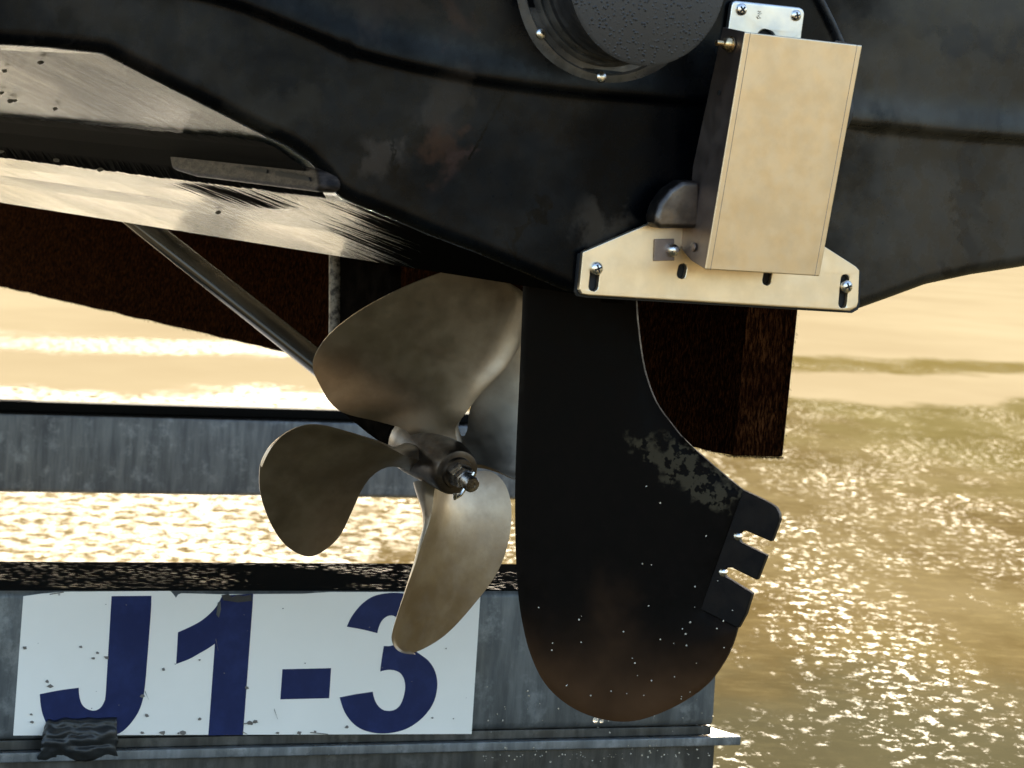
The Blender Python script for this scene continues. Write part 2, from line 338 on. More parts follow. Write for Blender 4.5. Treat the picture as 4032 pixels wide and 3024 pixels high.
# ------------------------------------------------------------------ ground: wet concrete ramp, drier further off
def ground_mat():
    k = NM('wet_sandy_concrete'); co = k.c.outputs['Object']
    sep = k.n('ShaderNodeSeparateXYZ'); k.l(co, sep.inputs[0]); X, Y = sep.outputs[0], sep.outputs[1]
    wob = k.map(k.noise(.9, 5, .6, k.vec((1.0, .25, 1))), .2, .8, -1.6, 1.6)
    wob2 = k.map(k.noise(3.0, 4, .6, k.vec((1.0, .4, 1))), .2, .8, -.4, .4)
    Yw = k.math('ADD', k.math('ADD', k.math('ADD', Y, wob2), k.math('MULTIPLY', wob, .5)), k.math('MULTIPLY', X, -.8))
    near = k.math('MULTIPLY', k.map(Yw, 12.2, 12.8, 1, 0), k.map(Y, .6, 2.2))      # dry again up the ramp behind the stern
    b1 = k.math('MULTIPLY', k.map(Yw, 15.0, 15.8, 0, 1), k.map(Yw, 16.6, 17.6, 1, 0))
    wet = k.math('MAXIMUM', near, k.math('MULTIPLY', b1, .8))
    patch = k.noise(1.6, 5, .65, k.vec((1.2, .32, 1)))
    grain = k.noise(55, 6, .7); agg = k.noise(14, 5, .7)
    dry = k.mix(k.map(k.noise(.6, 5, .6, k.vec((.6, .2, 1))), .35, .7), (.26, .20, .112), (.315, .25, .145))
    wetc = k.mix(k.map(patch, .35, .68), (.092, .062, .022), (.155, .115, .052))
    wetc = k.mix(k.math('MULTIPLY', k.map(agg, .45, .7), .5), wetc, (.20, .15, .066))
    wetc = k.mix(k.math('MULTIPLY', k.map(grain, .55, .75), .4), wetc, (.04, .033, .018))
    grn = k.map(k.math('ADD', k.math('MULTIPLY', X, .3), k.noise(1.1, 3, .6, k.vec((1, .3, 1), loc=(9, 0, 0)))), .72, 1.0)  # green-gold tree reflections put into the wet colour
    wetc = k.mix(k.math('MULTIPLY', grn, .35), wetc, (.12, .105, .028))
    wetc = k.mix(k.math('MULTIPLY', k.map(X, -.1, .25), k.map(k.math('ADD', Y, k.math('MULTIPLY', wob2, .8)), 4.4, 5.3, .7, 0)), wetc, (.055, .055, .034))  # shade of the boat on the near right put into the colour
    line = k.math('MULTIPLY', b1, k.map(k.noise(2.5, 4, .6, k.vec((1, .2, 1))), .35, .55, .5, 1))
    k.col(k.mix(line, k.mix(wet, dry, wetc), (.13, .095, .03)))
    film = k.map(k.noise(2.1, 5, .65, k.vec((1.3, .3, 1), loc=(3, 1, 0))), .42, .62)     # where water stands
    lef = k.map(k.math('ADD', X, k.math('MULTIPLY', wob2, .6)), -.6, -.15, 1, 0)
    film = k.math('MAXIMUM', k.math('MULTIPLY', film, .7), k.math('MULTIPLY', lef, k.map(Y, 5.3, 5.9, 1, .55)))
    rw = k.math('SUBTRACT', .54, k.math('MULTIPLY', film, .32))
    ro = k.n('ShaderNodeMix', data_type='FLOAT'); k.l(wet, ro.inputs[0]); ro.inputs[2].default_value = .62; k.l(rw, ro.inputs[3])
    k.rou(ro.outputs[0]); k.set(IOR=1.33)
    si = k.n('ShaderNodeMix', data_type='FLOAT'); k.l(wet, si.inputs[0]); si.inputs[2].default_value = .0
    spark = k.math('MULTIPLY', k.map(k.noise(46, 4, .75, k.vec((1, .4, 1))), .54, .70), k.map(k.noise(2.6, 5, .75, k.vec((1.6, .3, 1), loc=(0, 4, 0))), .44, .60))
    lt = k.math('ADD', k.math('MULTIPLY', k.map(Y, 5.2, 5.75, 1.6, 0), k.map(Y, 2.5, 3.5)), k.math('MULTIPLY', k.map(k.noise(30, 5, .75, k.vec((1, .35, 1), loc=(2, 2, 0))), .44, .66), k.map(Y, 7.5, 10, .032, .05)))
    k.l(k.math('ADD', k.math('MULTIPLY', lef, lt), k.math('MULTIPLY', spark, k.map(Y, 6.0, 10.5, .10, .015))), si.inputs[3]); k.l(si.outputs[0], k.p.inputs['Specular IOR Level'])
    b = k.bump(k.noise(34, 4, .6, k.vec((1, .45, 1))), .35, .0035)
    b = k.bump(k.noise(150, 3, .6), .25, .0015, b); k.nor(b); return k.m
gm = ground_mat()
gv, gf = [], []
gx = [-400, -60, -12, -4, 0, 4, 12, 60, 400]; gy = [-300, -40, -5, 2, 6, 10, 16, 40, 120, 900]
for y in gy:
    for x in gx: gv.append(Vector((x, y, 0)))
for j in range(len(gy) - 1):
    for i in range(len(gx) - 1): a = j * len(gx) + i; gf.append((a, a + 1, a + 1 + len(gx), a + len(gx)))
g = mesh('ground', gv, gf, gm); g['kind'] = 'structure'
g['label'] = 'wet sandy brown concrete ramp glittering in low sun'

# ================================================================== THE BOAT
boat = bpy.data.objects.new('motorboat', None); COL.objects.link(boat)
boat['label'] = 'black hulled inboard motorboat seen from its stern, propeller and rudder hanging below'
boat['category'] = 'boat'

# --- transom outline, lower edge, from keel outwards
edge_px = [(0, 178), (200, 190), (430, 215), (560, 283), (700, 355), (880, 445), (1075, 545), (1150, 578), (1240, 640), (1310, 715), (1350, 775), (1400, 800), (1550, 860), (1700, 925), (1900, 1000), (2100, 1085), (2270, 1158), (2600, 1180), (3000, 1205), (3370, 1228), (3500, 1182), (3660, 1124), (3850, 1084), (4032, 1056)]
EDGE = [tpl(*p) for p in edge_px]
EDGE = [(-1.0, EDGE[0][1] + .03), (-.8, EDGE[0][1] + .012)] + EDGE + [(.45, EDGE[-1][1] + .035), (.55, EDGE[-1][1] + .055), (.8, .165), (1.0, .185)]
EDGE.sort()
groove = curvepts([(-400, -150), (400, -80), (850, 0), (1150, 110), (1400, 212), (1700, 285), (2000, 338), (2350, 378), (2700, 405), (3000, 440), (3340, 492), (3700, 530), (4032, 556), (4500, 600)], 4)
GRO = sorted(tpl(*p) for p in groove)
groove2 = [(t, z + .0) for t, z in sorted(tpl(*p) for p in [(-400, -420), (400, -330), (1000, -120), (1300, 0), (1500, 20)])]
def transom_mesh():
    ts = [-1.0 + i * .05 for i in range(9)] + [-.6 + i * .0045 for i in range(270)]
    ts = sorted(set([round(t, 4) for t in ts if t <= 1.0] + [.65, .75, .85, 1.0]))
    vs, fs, rows = [], [], 0
    for t in ts:
        zb = interp(EDGE, t); zg = interp(GRO, t); col = []
        zt = .62
        levels = [0, .0006, .0015, .003, .005, .0075, .010]
        n = 150
        zz = [zb + l for l in levels] + [zb + .010 + (.33 - .010) * (i / n) for i in range(1, n + 1)] + [zb + .4, zb + .5, zt + .1]
        for z in zz:
            h = z - zb
            off = 0.0
            if h < .010: off = -.010 * (1 - math.sqrt(max(0, 1 - (1 - h / .010) ** 2)))
            dz = z - zg
            off += .0045 * (ss(-.002, .002, dz)) + (.0022 * (math.exp(-((dz - .004) / .0035) ** 2) if dz < .004 else math.exp(-((dz - .004) / .016) ** 2)))
            off += .0025 * ss(.02, .045, h) * 0
            off += .0022 * noise.noise(Vector((t * 7, z * 7, 1.3)))
            # vertical seam on the port side and the small steps beside the bracket
            off -= .0022 * math.exp(-((t - SEAM) / .0025) ** 2) * ss(.0, .01, h) * ss(.004, -.004, dz)
            col.append(bt(t, -off, z))
        vs += col; rows = len(col)
    for i in range(len(ts) - 1):
        for j in range(rows - 1):
            a = i * rows + j; fs.append((a, a + rows, a + rows + 1, a + 1))
    return vs, fs
SEAM = tpl(1272, 400)[0]
vs, fs = transom_mesh()
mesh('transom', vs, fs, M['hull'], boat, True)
# --- hull bottom: the lower edge run forward
def hull_bottom():
    vs, fs = [], []
    L = [0, .02, .3, .6, .9, 1.2, 1.5, 1.9, 2.3, 2.7, 3.0]
    prof = [(t, z) for t, z in EDGE]
    prof = [(-1.06, .62), (-1.04, .35)] + prof + [(1.04, .35), (1.06, .62)]
    t_a, t_b = tpl(1075, 545)[0] - .0005, tpl(1380, 790)[0]
    for s in L:
        q = 1 - .55 * ss(1.9, 3.3, s)
        for t, z in prof: vs.append(bt(t * q, .010 + s, z + .2 * ss(2.0, 3.4, s)))
    n = len(prof)
    for k in range(len(L) - 1):
        for i in range(n - 1): fs.append((k * n + i, k * n + i + 1, (k + 1) * n + i + 1, (k + 1) * n + i))
    fs.append(tuple(range((len(L) - 1) * n, len(L) * n)))
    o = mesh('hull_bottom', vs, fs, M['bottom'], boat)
    # ragged matte black strip over the strake step, painting its dark reflection
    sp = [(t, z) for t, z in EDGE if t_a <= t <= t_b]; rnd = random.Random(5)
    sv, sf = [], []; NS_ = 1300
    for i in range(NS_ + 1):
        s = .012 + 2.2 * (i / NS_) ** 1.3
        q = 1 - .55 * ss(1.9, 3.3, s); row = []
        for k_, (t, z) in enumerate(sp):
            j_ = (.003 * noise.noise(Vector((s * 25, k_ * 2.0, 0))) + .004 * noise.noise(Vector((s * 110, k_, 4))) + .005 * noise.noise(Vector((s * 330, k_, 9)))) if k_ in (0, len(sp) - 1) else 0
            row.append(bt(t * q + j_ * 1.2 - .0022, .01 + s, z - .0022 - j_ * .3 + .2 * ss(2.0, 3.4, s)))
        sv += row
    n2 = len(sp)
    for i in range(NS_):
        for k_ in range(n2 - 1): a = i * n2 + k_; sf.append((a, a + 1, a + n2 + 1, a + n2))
    st_ = mesh('strake_dark_strip', sv, sf, M['matte'], o)
    return o
hb = hull_bottom()
def debris():
    za, zb_ = tpl(1550, 860), tpl(2270, 1158); n1 = FF.cross((bt(za[0], 0, za[1]) - bt(zb_[0], 0, zb_[1])).normalized()).normalized()
    zc, zd = tpl(560, 283), tpl(1000, 507); n2 = FF.cross((bt(zc[0], 0, zc[1]) - bt(zd[0], 0, zd[1])).normalized()).normalized()
    bm = bmesh.new(); rnd = random.Random(4)
    for x, y, p0, n_, R_ in [(162, 245, 0, n2, 15), (18, 278, 0, n2, 12), (218, 428, 0, n2, 11), (40, 398, 0, n2, 16), (60, 395, 0, n2, 9), (8, 365, 0, n2, 10), (222, 630, 1, n1, 15), (394, 668, 1, n1, 17), (860, 836, 1, n1, 13), (5, 597, 1, n1, 11)]:
        P0 = bt(za[0], 0, za[1]) if p0 else bt(zc[0], 0, zc[1]); nn_ = n_ if n_.dot(CAMP - P0) > 0 else -n_
        q = [hit(x + R_ * math.cos(a) * rnd.uniform(.7, 1.2), y + R_ * .62 * math.sin(a) * rnd.uniform(.7, 1.1), P0 + nn_ * .0035, nn_) for a in [6.283 * i / 7 for i in range(7)]]
        lo_ = [bm.verts.new(v) for v in q]; up = bm.verts.new(sum(q, Vector()) / 7 + nn_ * .002)
        for i in range(7): bm.faces.new((lo_[i], lo_[(i + 1) % 7], up))
    me = bpy.data.meshes.new('leaf_debris'); bm.to_mesh(me); bm.free(); o = link('leaf_debris', me, M['dirt'], hb); o['kind'] = 'stuff'
debris()
dk = [bt(-1.06, 0, .62), bt(1.06, 0, .62), bt(.55, 3.0, .8), bt(-.55, 3.0, .8)]
slab('deck', dk, WW * .03, M['hull'], boat, 0)

# --- grey probe on the strake side
def fin():
    ptsn = [(660, 602), (700, 596), (1000, 628), (1240, 655), (1252, 670), (1262, 742), (1240, 756), (1000, 728), (760, 695), (672, 668)]
    t0 = -.345
    P0 = bt(t0, 0, 0)
    w_ = [hit(x, y, P0, UU) for x, y in ptsn]
    o = slab('transducer_fin', w_, UU * .018, metal('scuffed_grey_plastic', (.007, .005, .004), (.040, .030, .024), .4, .5, 90, metallic=.0, b=.5, stretch=(1, 1, 3)), boat, .004)
    o.data.materials[0].node_tree.nodes['Principled BSDF'].inputs['Specular IOR Level'].default_value = .12
    cav = [hit(x, y, bt(t0 - .0012, 0, 0), UU) for x, y in [(960, 655), (1050, 668), (1050, 682), (960, 668)]]
    slab('slot', cav, UU * .001, M['dark'], o, 0)
    cav = [hit(x, y, bt(t0 - .0012, 0, 0), UU) for x, y in [(1085, 672), (1215, 698), (1220, 714), (1085, 690)]]
    slab('slot', cav, UU * .001, M['dark'], o, 0)
    return o
fin()

# --- exhaust outlet on the transom
def exhaust():
    tc, zc = -.0905, .2362
    tc, zc = tpl(2392, -98)
    U2 = UU; W2 = WW
    def C_(off): return bt(tc, -off, zc)
    prof = [(.0, .0735), (.004, .0735), (.0065, .070), (.0075, .0655), (.0055, .064), (.0055, .060), (.009, .0592), (.011, .0575), (.009, .0555), (.016, .0545), (.020, .0530)]
    e = rings('exhaust_flange', [(C_(z), U2, W2, r * 1.13) for z, r in prof], metal('grey_green_flange', (.032, .031, .029), (.075, .07, .062), .25, .45, 50, metallic=.0, b=.2), boat, 96)
    p2 = [(.019, .0575), (.026, .058), (.028, .0565), (.030, .056), (.046, .056), (.050, .0575), (.0545, .0605), (.058, .0600), (.059, .057)]
    rings('exhaust_boot', [(C_(z), U2, W2, r * 1.08) for z, r in p2], M['rubber'], boat, 96)
    rings('exhaust_flap', [(C_(.0575), U2, W2, .066), (C_(.061), U2, W2, .066), (C_(.0625), U2, W2, .0637)], M['flap'], boat, 96)
    for a_ in (205, 268, 330, 25, 85, 145):
        c = C_(.0062) + (U2 * math.cos(rad(a_)) + W2 * math.sin(rad(a_))) * .0755
        if a_ == 205: c = tp(2128, 133, .0068)
        s_ = lathe('screw', c, -FF, [(0, .0042), (.0012, .0042), (.0024, .0032), (.003, .0014), (.0031, 0)], M['screw'], e, 20)
exhaust()

# --- wedge-plate bracket and cover bolted to the transom
NA = -FF
def tpts(l, off): return [tp(x, y, off) for x, y in l]
def circ(cx, cy, r, off, n=20, ry=None):
    t0, z0 = tpl(cx, cy, off); rr = r / 5170
    return [bt(t0 + rr * math.cos(2 * math.pi * i / n), -off, z0 + (ry / 5170 if ry else rr) * math.sin(2 * math.pi * i / n)) for i in range(n)]
def slot(cx, y0, y1, wd, off):
    t0, z0 = tpl(cx, y0 + wd * .5, off); t1, z1 = tpl(cx - (y1 - y0) * .07, y1 - wd * .5, off); r = wd / 2 / 5170 * 1.1
    return [bt(t0 + r * math.cos(a), -off, z0 + r * math.sin(a)) for a in [math.pi * i / 8 for i in range(9)]] + \
           [bt(t1 + r * math.cos(a), -off, z1 + r * math.sin(a)) for a in [math.pi + math.pi * i / 8 for i in range(9)]]
def phillips(name, x, y, r, off, parent, m=None, rot=.4, hh=.0022):
    c = tp(x, y, off); R_ = r / 5170
    s_ = lathe(name, c, NA, [(-.002, R_), (hh * .35, R_), (hh * .75, R_ * .82), (hh, R_ * .45), (hh * 1.03, 0)], m or M['screw'], parent, 24)
    for q in (rot, rot + math.pi / 2):
        d = UU * math.cos(q) + WW * math.sin(q); e = -UU * math.sin(q) + WW * math.cos(q)
        b = c + NA * (hh * .86); L_, wd = R_ * .6, R_ * .14
        slab('recess', [b + NA * .0006 + d * L_ + e * wd, b + NA * .0006 - d * L_ + e * wd, b + NA * .0006 - d * L_ - e * wd, b + NA * .0006 + d * L_ - e * wd], -NA * .0006, M['dark'], s_, 0)
    return s_
def bracket():
    # lower plate with four slots
    off = .008
    out = [(2296, 992), (2696, 820), (2850, 770), (3050, 790), (3200, 930), (3255, 975), (3372, 1050), (3385, 1064), (3380, 1190), (3374, 1210), (3349, 1224), (2800, 1192), (2320, 1163), (2292, 1158), (2282, 1140)]
    lp = slab('lower_plate', tpts(out, off), FF * .0045, M['steel'], boat, .0008, holes=[slot(2345, 1040, 1145, 38, off), slot(2688, 1040, 1096, 36, off), slot(3024, 1062, 1122, 36, off), slot(3328, 1082, 1212, 36, off)])
    # rubber gasket behind
    bk = [(x - (14 if x < 2800 else -6), y + 9) for x, y in out]
    slab('gasket', tpts(bk, off - .0052), FF * .004, M['dark'], lp, .0005)
    for (x, y, r) in ((2348, 1057, 26), (3332, 1128, 26)):
        phillips('screw', x, y, r, off + .0003, lp, hh=.0035)
    sq = tpts([(2579, 942), (2655, 940), (2656, 1026), (2576, 1028)], off + .0016)  # dark square stands for the recess shading round the bolt
    slab('bolt_recess_shade', sq, FF * .0014, M['steel_edge'], lp, .0003)
    phillips('bolt', 2646, 985, 26, off + .002, lp, hh=.006)
    # upper plate
    tp_out = [(2896, 2)] + [(3161 - 14, 28), (3166, 36), (3169, 50), (3152, 200), (2868, 170), (2880, 20)]
    tp_out = [(2898, 2), (3148, 29), (3162, 36), (3169, 52), (3158, 130), (3140, 330), (2840, 300), (2880, 22), (2886, 8)]
    upo = .010
    up = slab('upper_plate', tpts(tp_out, upo), FF * .0045, M['steel_grey'], boat, .0012, holes=[circ(3016, 158, 42, upo)])
    slab('backing', tpts([(x - 9, y + 6) for x, y in tp_out], upo - .0052), FF * .0045, M['dark'], up, 0)
    phillips('screw', 2919, 37, 24, upo + .0002, up, rot=.75)
    phillips('screw', 3134, 61, 22, upo + .0002, up, rot=.3)
    # scratched mark
    mk = [(2984, 44), (2996, 46), (2984, 54), (3000, 52), (2985, 62), (2996, 72), (2985, 73), (2980, 66)]
    tube('scratch_mark', [tp(x, y, upo + .0003) for x, y in mk], .0003, M['dark'], up, 6)
    # the cover: a folded channel leaning away from upright
    fo = .066; fb = .048
    TL, TR, BR, BL = (2934, 126), (3396, 179), (3228, 1088), (2777, 1061)
    q = [tp(*TL, fo), tp(*TR, fo), tp(*BR, fb), tp(*BL, fb)]
    nrm = (q[1] - q[0]).cross(q[3] - q[0]).normalized(); nrm = nrm if nrm.dot(NA) > 0 else -nrm
    def lerp(a, b, t): return a + (b - a) * t
    cv = slab('cover', q, -nrm * .002, M['steel'], boat, 0)
    bev(cv, .0028, 4)
    for (a, b) in ((0, 3), (1, 2)):        # folded long edges standing a hair proud, and their creases
        i0, i1 = q[a], q[b]; sgn = 1 if a == 0 else -1
        ax = (q[1] - q[0]).normalized() * sgn
    for t_ in (.045, .955):
        tube('fold_crease', [lerp(lerp(q[0], q[1], t_), lerp(q[3], q[2], t_), v) - nrm * .0001 for v in (.0, .25, .5, .75, 1.0)], .00028, M['steel_edge'], cv, 6)
    # side flange toward the transom, with the rounded cut at its foot
    sh = [(0, 0), (0, 1.0), (.45, .985), (.78, .955), (.98, .90), (1.0, .84), (.90, .78), (.93, .66), (1.0, .60), (1.0, .0)]
    def side(name, A, B, inset):
        dep = .040
        pts = [lerp(A, B, v) - nrm * (.0021 + dep * u_ * (.8 + .4 * v)) for u_, v in sh]
        return slab(name, pts, inset, M['steel_edge'], cv, .0006)
    s1 = side('side_flange', q[0] + (q[1] - q[0]).normalized() * .0008, q[3] + (q[1] - q[0]).normalized() * .0008, (q[1] - q[0]).normalized() * .002)
    s2 = side('side_flange', q[1] - (q[1] - q[0]).normalized() * .0008, q[2] - (q[1] - q[0]).normalized() * .0008, -(q[1] - q[0]).normalized() * .002)
    lf = (q[0] - q[1]).normalized()
    def onside(u_, v): return lerp(q[0], q[3], v) - nrm * (.002 + .04 * u_ * (.8 + .4 * v)) + lf * .0002
    lathe('rivet', onside(.42, .925), lf, [(0, .0036), (.0008, .0036), (.0014, .0022), (.0015, 0)], M['steel_edge'], s1, 20)
    lathe('hole_plug', onside(.55, .27), lf, [(0, .0022), (.0004, .0022), (.0005, 0)], M['dark'], s1, 16)
    c = onside(.45, .062)
    lathe('dome_nut', c, lf, [(0, .0062), (.001, .0062), (.0012, .0052), (.004, .005), (.006, .004), (.0072, .002), (.0075, 0)], M['brass'], s1, 20)
    lathe('bolt_end', c + lf * .0065, lf, [(0, .0022), (.006, .0022), (.0065, .0012), (.0066, 0)], M['brass'], s1, 12)
    # actuator under the cover
    A = lerp(q[0], q[1], .36) - nrm * .026; B = lerp(q[3], q[2], .30) - nrm * .034
    dirn = (B - A).normalized()
    A2 = A + dirn * .05; L_ = (B - A2).length - .012
    lathe('actuator', A2, dirn, [(0, .001), (.0, .018), (.02, .022), (L_ * .45, .022), (L_ * .47, .0255), (L_ * .92, .0255), (L_ * .98, .022), (L_, .014), (L_ + .001, 0)], M['steel_edge'], cv, 32)
    # pivot lug left of the cover
    lug = tpts([(2580, 860), (2600, 800), (2640, 745), (2690, 712), (2760, 712), (2760, 900), (2590, 900)], .026)
    slab('pivot_lug', lug, FF * .018, M['hub'], cv, .004)
    bb = [lerp(q[1], q[2], v) - nrm * .02 + (q[1] - q[0]).normalized() * .003 for v in (.18, .24, .30, .36, .42)]
    rings('rubber_bellows', [(p, nrm, (q[1] - q[0]).normalized(), r) for p, r in zip(bb, (.003, .009, .0115, .009, .003))], M['rubber'], cv, 24)
    return cv
cover = bracket()
tube('cable', [tp(x, y, .009) for x, y in ((3180, -130), (3216, -40), (3240, 10), (3280, 90), (3318, 175), (3345, 260))], .0022, M['rubber'], boat, 12)

# --- propeller, shaft, strut
HUB = at(1800, 1862, 2.97)
AX = (at(520, 850, 3.66) - HUB).normalized()            # forward along the shaft
HC = HUB + AX * .035
E1 = (UU - AX * UU.dot(AX)).normalized(); E2 = E1.cross(AX); E2 = E2 if E2.z > 0 else -E2
PITCH = .30
prop = bpy.data.objects.new('propeller', None); COL.objects.link(prop); prop.parent = boat
def pol(r, ph, axial): return HC + (E1 * math.cos(ph) + E2 * math.sin(ph)) * r + AX * axial
BL = {
 105: ([(.022, -32), (.028, -24), (.037, -20), (.063, -26), (.102, -34), (.14, -34), (.158, -32), (.168, -27.5), (.1730, -19), (.1758, -7)],
       [(.022, 48), (.028, 40), (.035, 42), (.05, 52), (.082, 57), (.12, 49), (.138, 44.5), (.1475, 38.5), (.153, 31), (.160, 15), (.166, 5), (.1715, -2), (.1758, -7)]),
 190: ([(.022, -12), (.028, -15), (.044, -21), (.07, -27), (.096, -28), (.141, -26), (.161, -21), (.170, -15), (.1735, -8)],
       [(.022, 46), (.028, 22), (.034, 8), (.044, 0), (.052, -1), (.06, 4), (.066, 11), (.079, 28), (.095, 38), (.111, 42), (.13, 40.5), (.141, 37), (.149, 30), (.154, 24), (.163, 10), (.170, 0), (.1735, -8)]),
 280: ([(.022, -32), (.028, -24), (.05, -19), (.077, -22), (.128, -21.5), (.158, -20.5), (.170, -18), (.1765, -14), (.1795, -9)],
       [(.022, 46), (.028, 30), (.035, 30), (.05, 43), (.068, 56), (.081, 60.5), (.095, 60), (.109, 55.5), (.123, 47), (.143, 31), (.156, 15), (.171, 2), (.177, -5), (.1795, -9)]),
 10: ([(.022, -46), (.028, -24), (.035, -12), (.069, -20), (.1, -20), (.128, -15), (.155, -10), (.170, -4), (.177, 4)],
      [(.022, 46), (.028, 28), (.035, 24), (.053, 36), (.087, 47), (.12, 51), (.145, 51), (.16, 42), (.169, 28), (.175, 14), (.177, 4)])}
def smooth_tab(t):
    o = curvepts(t, 6)
    for i in range(1, len(o)):
        if o[i][0] < o[i - 1][0]: o[i] = (o[i - 1][0], o[i][1])
    return o
def blade(ph0, lo, hi):
    lo, hi = smooth_tab(lo), smooth_tab(hi)
    rmax = lo[-1][0]; r0 = .022
    NR, NS = 56, 30
    rs = []
    for i in range(NR + 1):
        u_ = i / NR; rs.append(r0 + (rmax - r0) * (1 - (1 - u_) ** 1.9) if u_ > 0 else r0)
    front, back = [], []
    for r in rs:
        a, b = rad(interp(lo, r)), rad(interp(hi, r))
        for j in range(NS + 1):
            v = .5 - .5 * math.cos(math.pi * j / NS)
            ph = a + (b - a) * v
            k = ph + rad(ph0)
            fr = ss(.022, .06, r)
            axial = PITCH / (2 * math.pi) * ph * (1 if r > .05 else .55 + .45 * ss(.022, .05, r))
            # section thickness: root to tip, thin rims
            ed = min(v, 1 - v) * abs(b - a) * r; ed = min(ed, (rmax - r) * 1.2 + .0)
            th_ = (.017 * (1 - ss(.022, .07, r)) + .006 * (1 - ss(.05, .15, r)) + .0028)
            e = min(1, ed / .022); th_ = .0011 + (th_ - .0011) * math.sqrt(max(0, 1 - (1 - e) ** 2))
            if ed < .0006: th_ = .0002
            cup = .0035 * ss(.10, 0, v) * ss(.05, .1, r)                         # cupped trailing rim
            beta = math.atan2(PITCH / (2 * math.pi), r)
            tan = -E1 * math.sin(k) + E2 * math.cos(k)
            n = (-AX) * math.cos(beta) + tan * math.sin(beta)
            p = pol(r, k, axial) + n * cup
            front.append(p); back.append(p - n * th_)
    W_ = NS + 1; n = len(front); vs = front + back; fs = []
    for i in range(NR):
        for j in range(NS):
            a = i * W_ + j; fs.append((a, a + 1, a + 1 + W_, a + W_)); fs.append((a + n, a + W_ + n, a + 1 + W_ + n, a + 1 + n))
    for i in range(NR):
        a = i * W_; fs.append((a, a + W_, a + W_ + n, a + n)); a += NS; fs.append((a, a + n, a + W_ + n, a + W_))
    for j in range(NS):
        a = j; fs.append((a, a + n, a + 1 + n, a + 1)); a += NR * W_; fs.append((a, a + 1, a + 1 + n, a + n))
    o = mesh('blade', vs, fs, M['bronze'], prop, True)
    bm = bmesh.new(); bm.from_mesh(o.data); bmesh.ops.remove_doubles(bm, verts=bm.verts, dist=.00015); bmesh.ops.recalc_face_normals(bm, faces=bm.faces); bm.to_mesh(o.data); bm.free()
    for p in o.data.polygons: p.use_smooth = True
    try: o.data.set_sharp_from_angle(angle=rad(60))
    except Exception: pass
    return o
for k_, (lo, hi) in BL.items(): blade(k_, lo, hi)
lathe('hub', HUB - AX * .0, AX, [(0, .0165), (.001, .0195), (.004, .0212), (.012, .0222), (.03, .0235), (.05, .0262), (.07, .0285), (.082, .0290), (.085, .027), (.0852, .01)], M['hub'], prop, 48)
lathe('hub_face', HUB - AX * .0035, AX, [(0, .0100), (.0003, .0135), (.0036, .0145)], M['hub'], prop, 32)
HX = -AX
def hexnut(name, base, ax, r, h, m, parent):
    a = ax.orthogonal().normalized(); b = ax.cross(a)
    return rings(name, [(base, a, b, r), (base + ax * h * .85, a, b, r), (base + ax * h, a, b, r * .88)], m, parent, 6, True, False)
hexnut('propeller_nut', HUB - AX * .003, HX, .0112, .010, M['nut'], prop)
hexnut('jam_nut', HUB - AX * .0142, HX, .0098, .006, M['nut'], prop)
lathe('threaded_end', HUB - AX * .019, HX, sum([[(i * .0012, .0072), (i * .0012 + .0006, .0066)] for i in range(10)], []) + [(.0125, .006), (.0128, .0025), (.0122, .0022), (.0122, 0)], M['nut'], prop, 24)
cp = HUB - AX * .024
tube('cotter_pin', [cp + E2 * .009 + E1 * .004, cp - E2 * .004 - E1 * .002, cp - E2 * .0115 - E1 * .006, cp - E2 * .014 - E1 * .012 - AX * .002, cp - E2 * .010 - E1 * .013 - AX * .003], .0019, M['screw'], prop, 8)
SE = HUB + AX * 1.05
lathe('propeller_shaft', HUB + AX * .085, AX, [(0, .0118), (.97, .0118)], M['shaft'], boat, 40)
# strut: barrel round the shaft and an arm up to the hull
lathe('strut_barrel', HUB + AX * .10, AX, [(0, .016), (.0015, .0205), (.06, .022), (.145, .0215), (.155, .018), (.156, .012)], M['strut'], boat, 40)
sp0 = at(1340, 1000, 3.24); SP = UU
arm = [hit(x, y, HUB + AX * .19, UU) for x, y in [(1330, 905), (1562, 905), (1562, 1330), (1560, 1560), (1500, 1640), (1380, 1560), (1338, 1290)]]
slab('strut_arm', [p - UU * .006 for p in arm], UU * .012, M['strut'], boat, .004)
edge_ = [hit(x, y, HUB + AX * .19, UU) - UU * .008 for x, y in [(1352, 900), (1352, 1100), (1352, 1250), (1350, 1330)]]  # speckled leading edge of the strut arm, built as a rounded bar
tube('strut_leading_edge', edge_, .0062, metal('speckled_bronze_edge', (.02, .015, .012), (.23, .2, .17), .4, .6, 150, metallic=.2, b=.6), boat, 16)

# --- rudder, turned hard over
RP = at(2250, 1800, 2.82); RD = Vector((.927, -.375, 0)).normalized(); RN = Vector((-.375, -.927, 0)).normalized()
def rp(x, y, off=0): return hit(x, y, RP + RN * off, RN)
WORN = rp(2700, 1870)
M['rudder'] = rudder_mat()
M['tab'] = metal('rudder_tab_steel', (.003, .0022, .002), (.008, .0055, .004), .5, .65, 50, metallic=.0, b=.2); M['tab'].node_tree.nodes['Principled BSDF'].inputs['Specular IOR Level'].default_value = .12
r_left = curvepts([(2066, 1000), (2058, 1250), (2048, 1500), (2036, 1750), (2031, 1950), (2034, 2180), (2046, 2360), (2066, 2480), (2090, 2570), (2135, 2670), (2200, 2745), (2290, 2803), (2400, 2836), (2500, 2838), (2600, 2808), (2700, 2758), (2790, 2690), (2850, 2610), (2885, 2540), (2904, 2480)], 4)
r_right = curvepts([(2923, 1926), (2850, 1866), (2780, 1806), (2700, 1734), (2648, 1671), (2585, 1582), (2540, 1456), (2516, 1300), (2507, 1180), (2505, 1000)], 4)
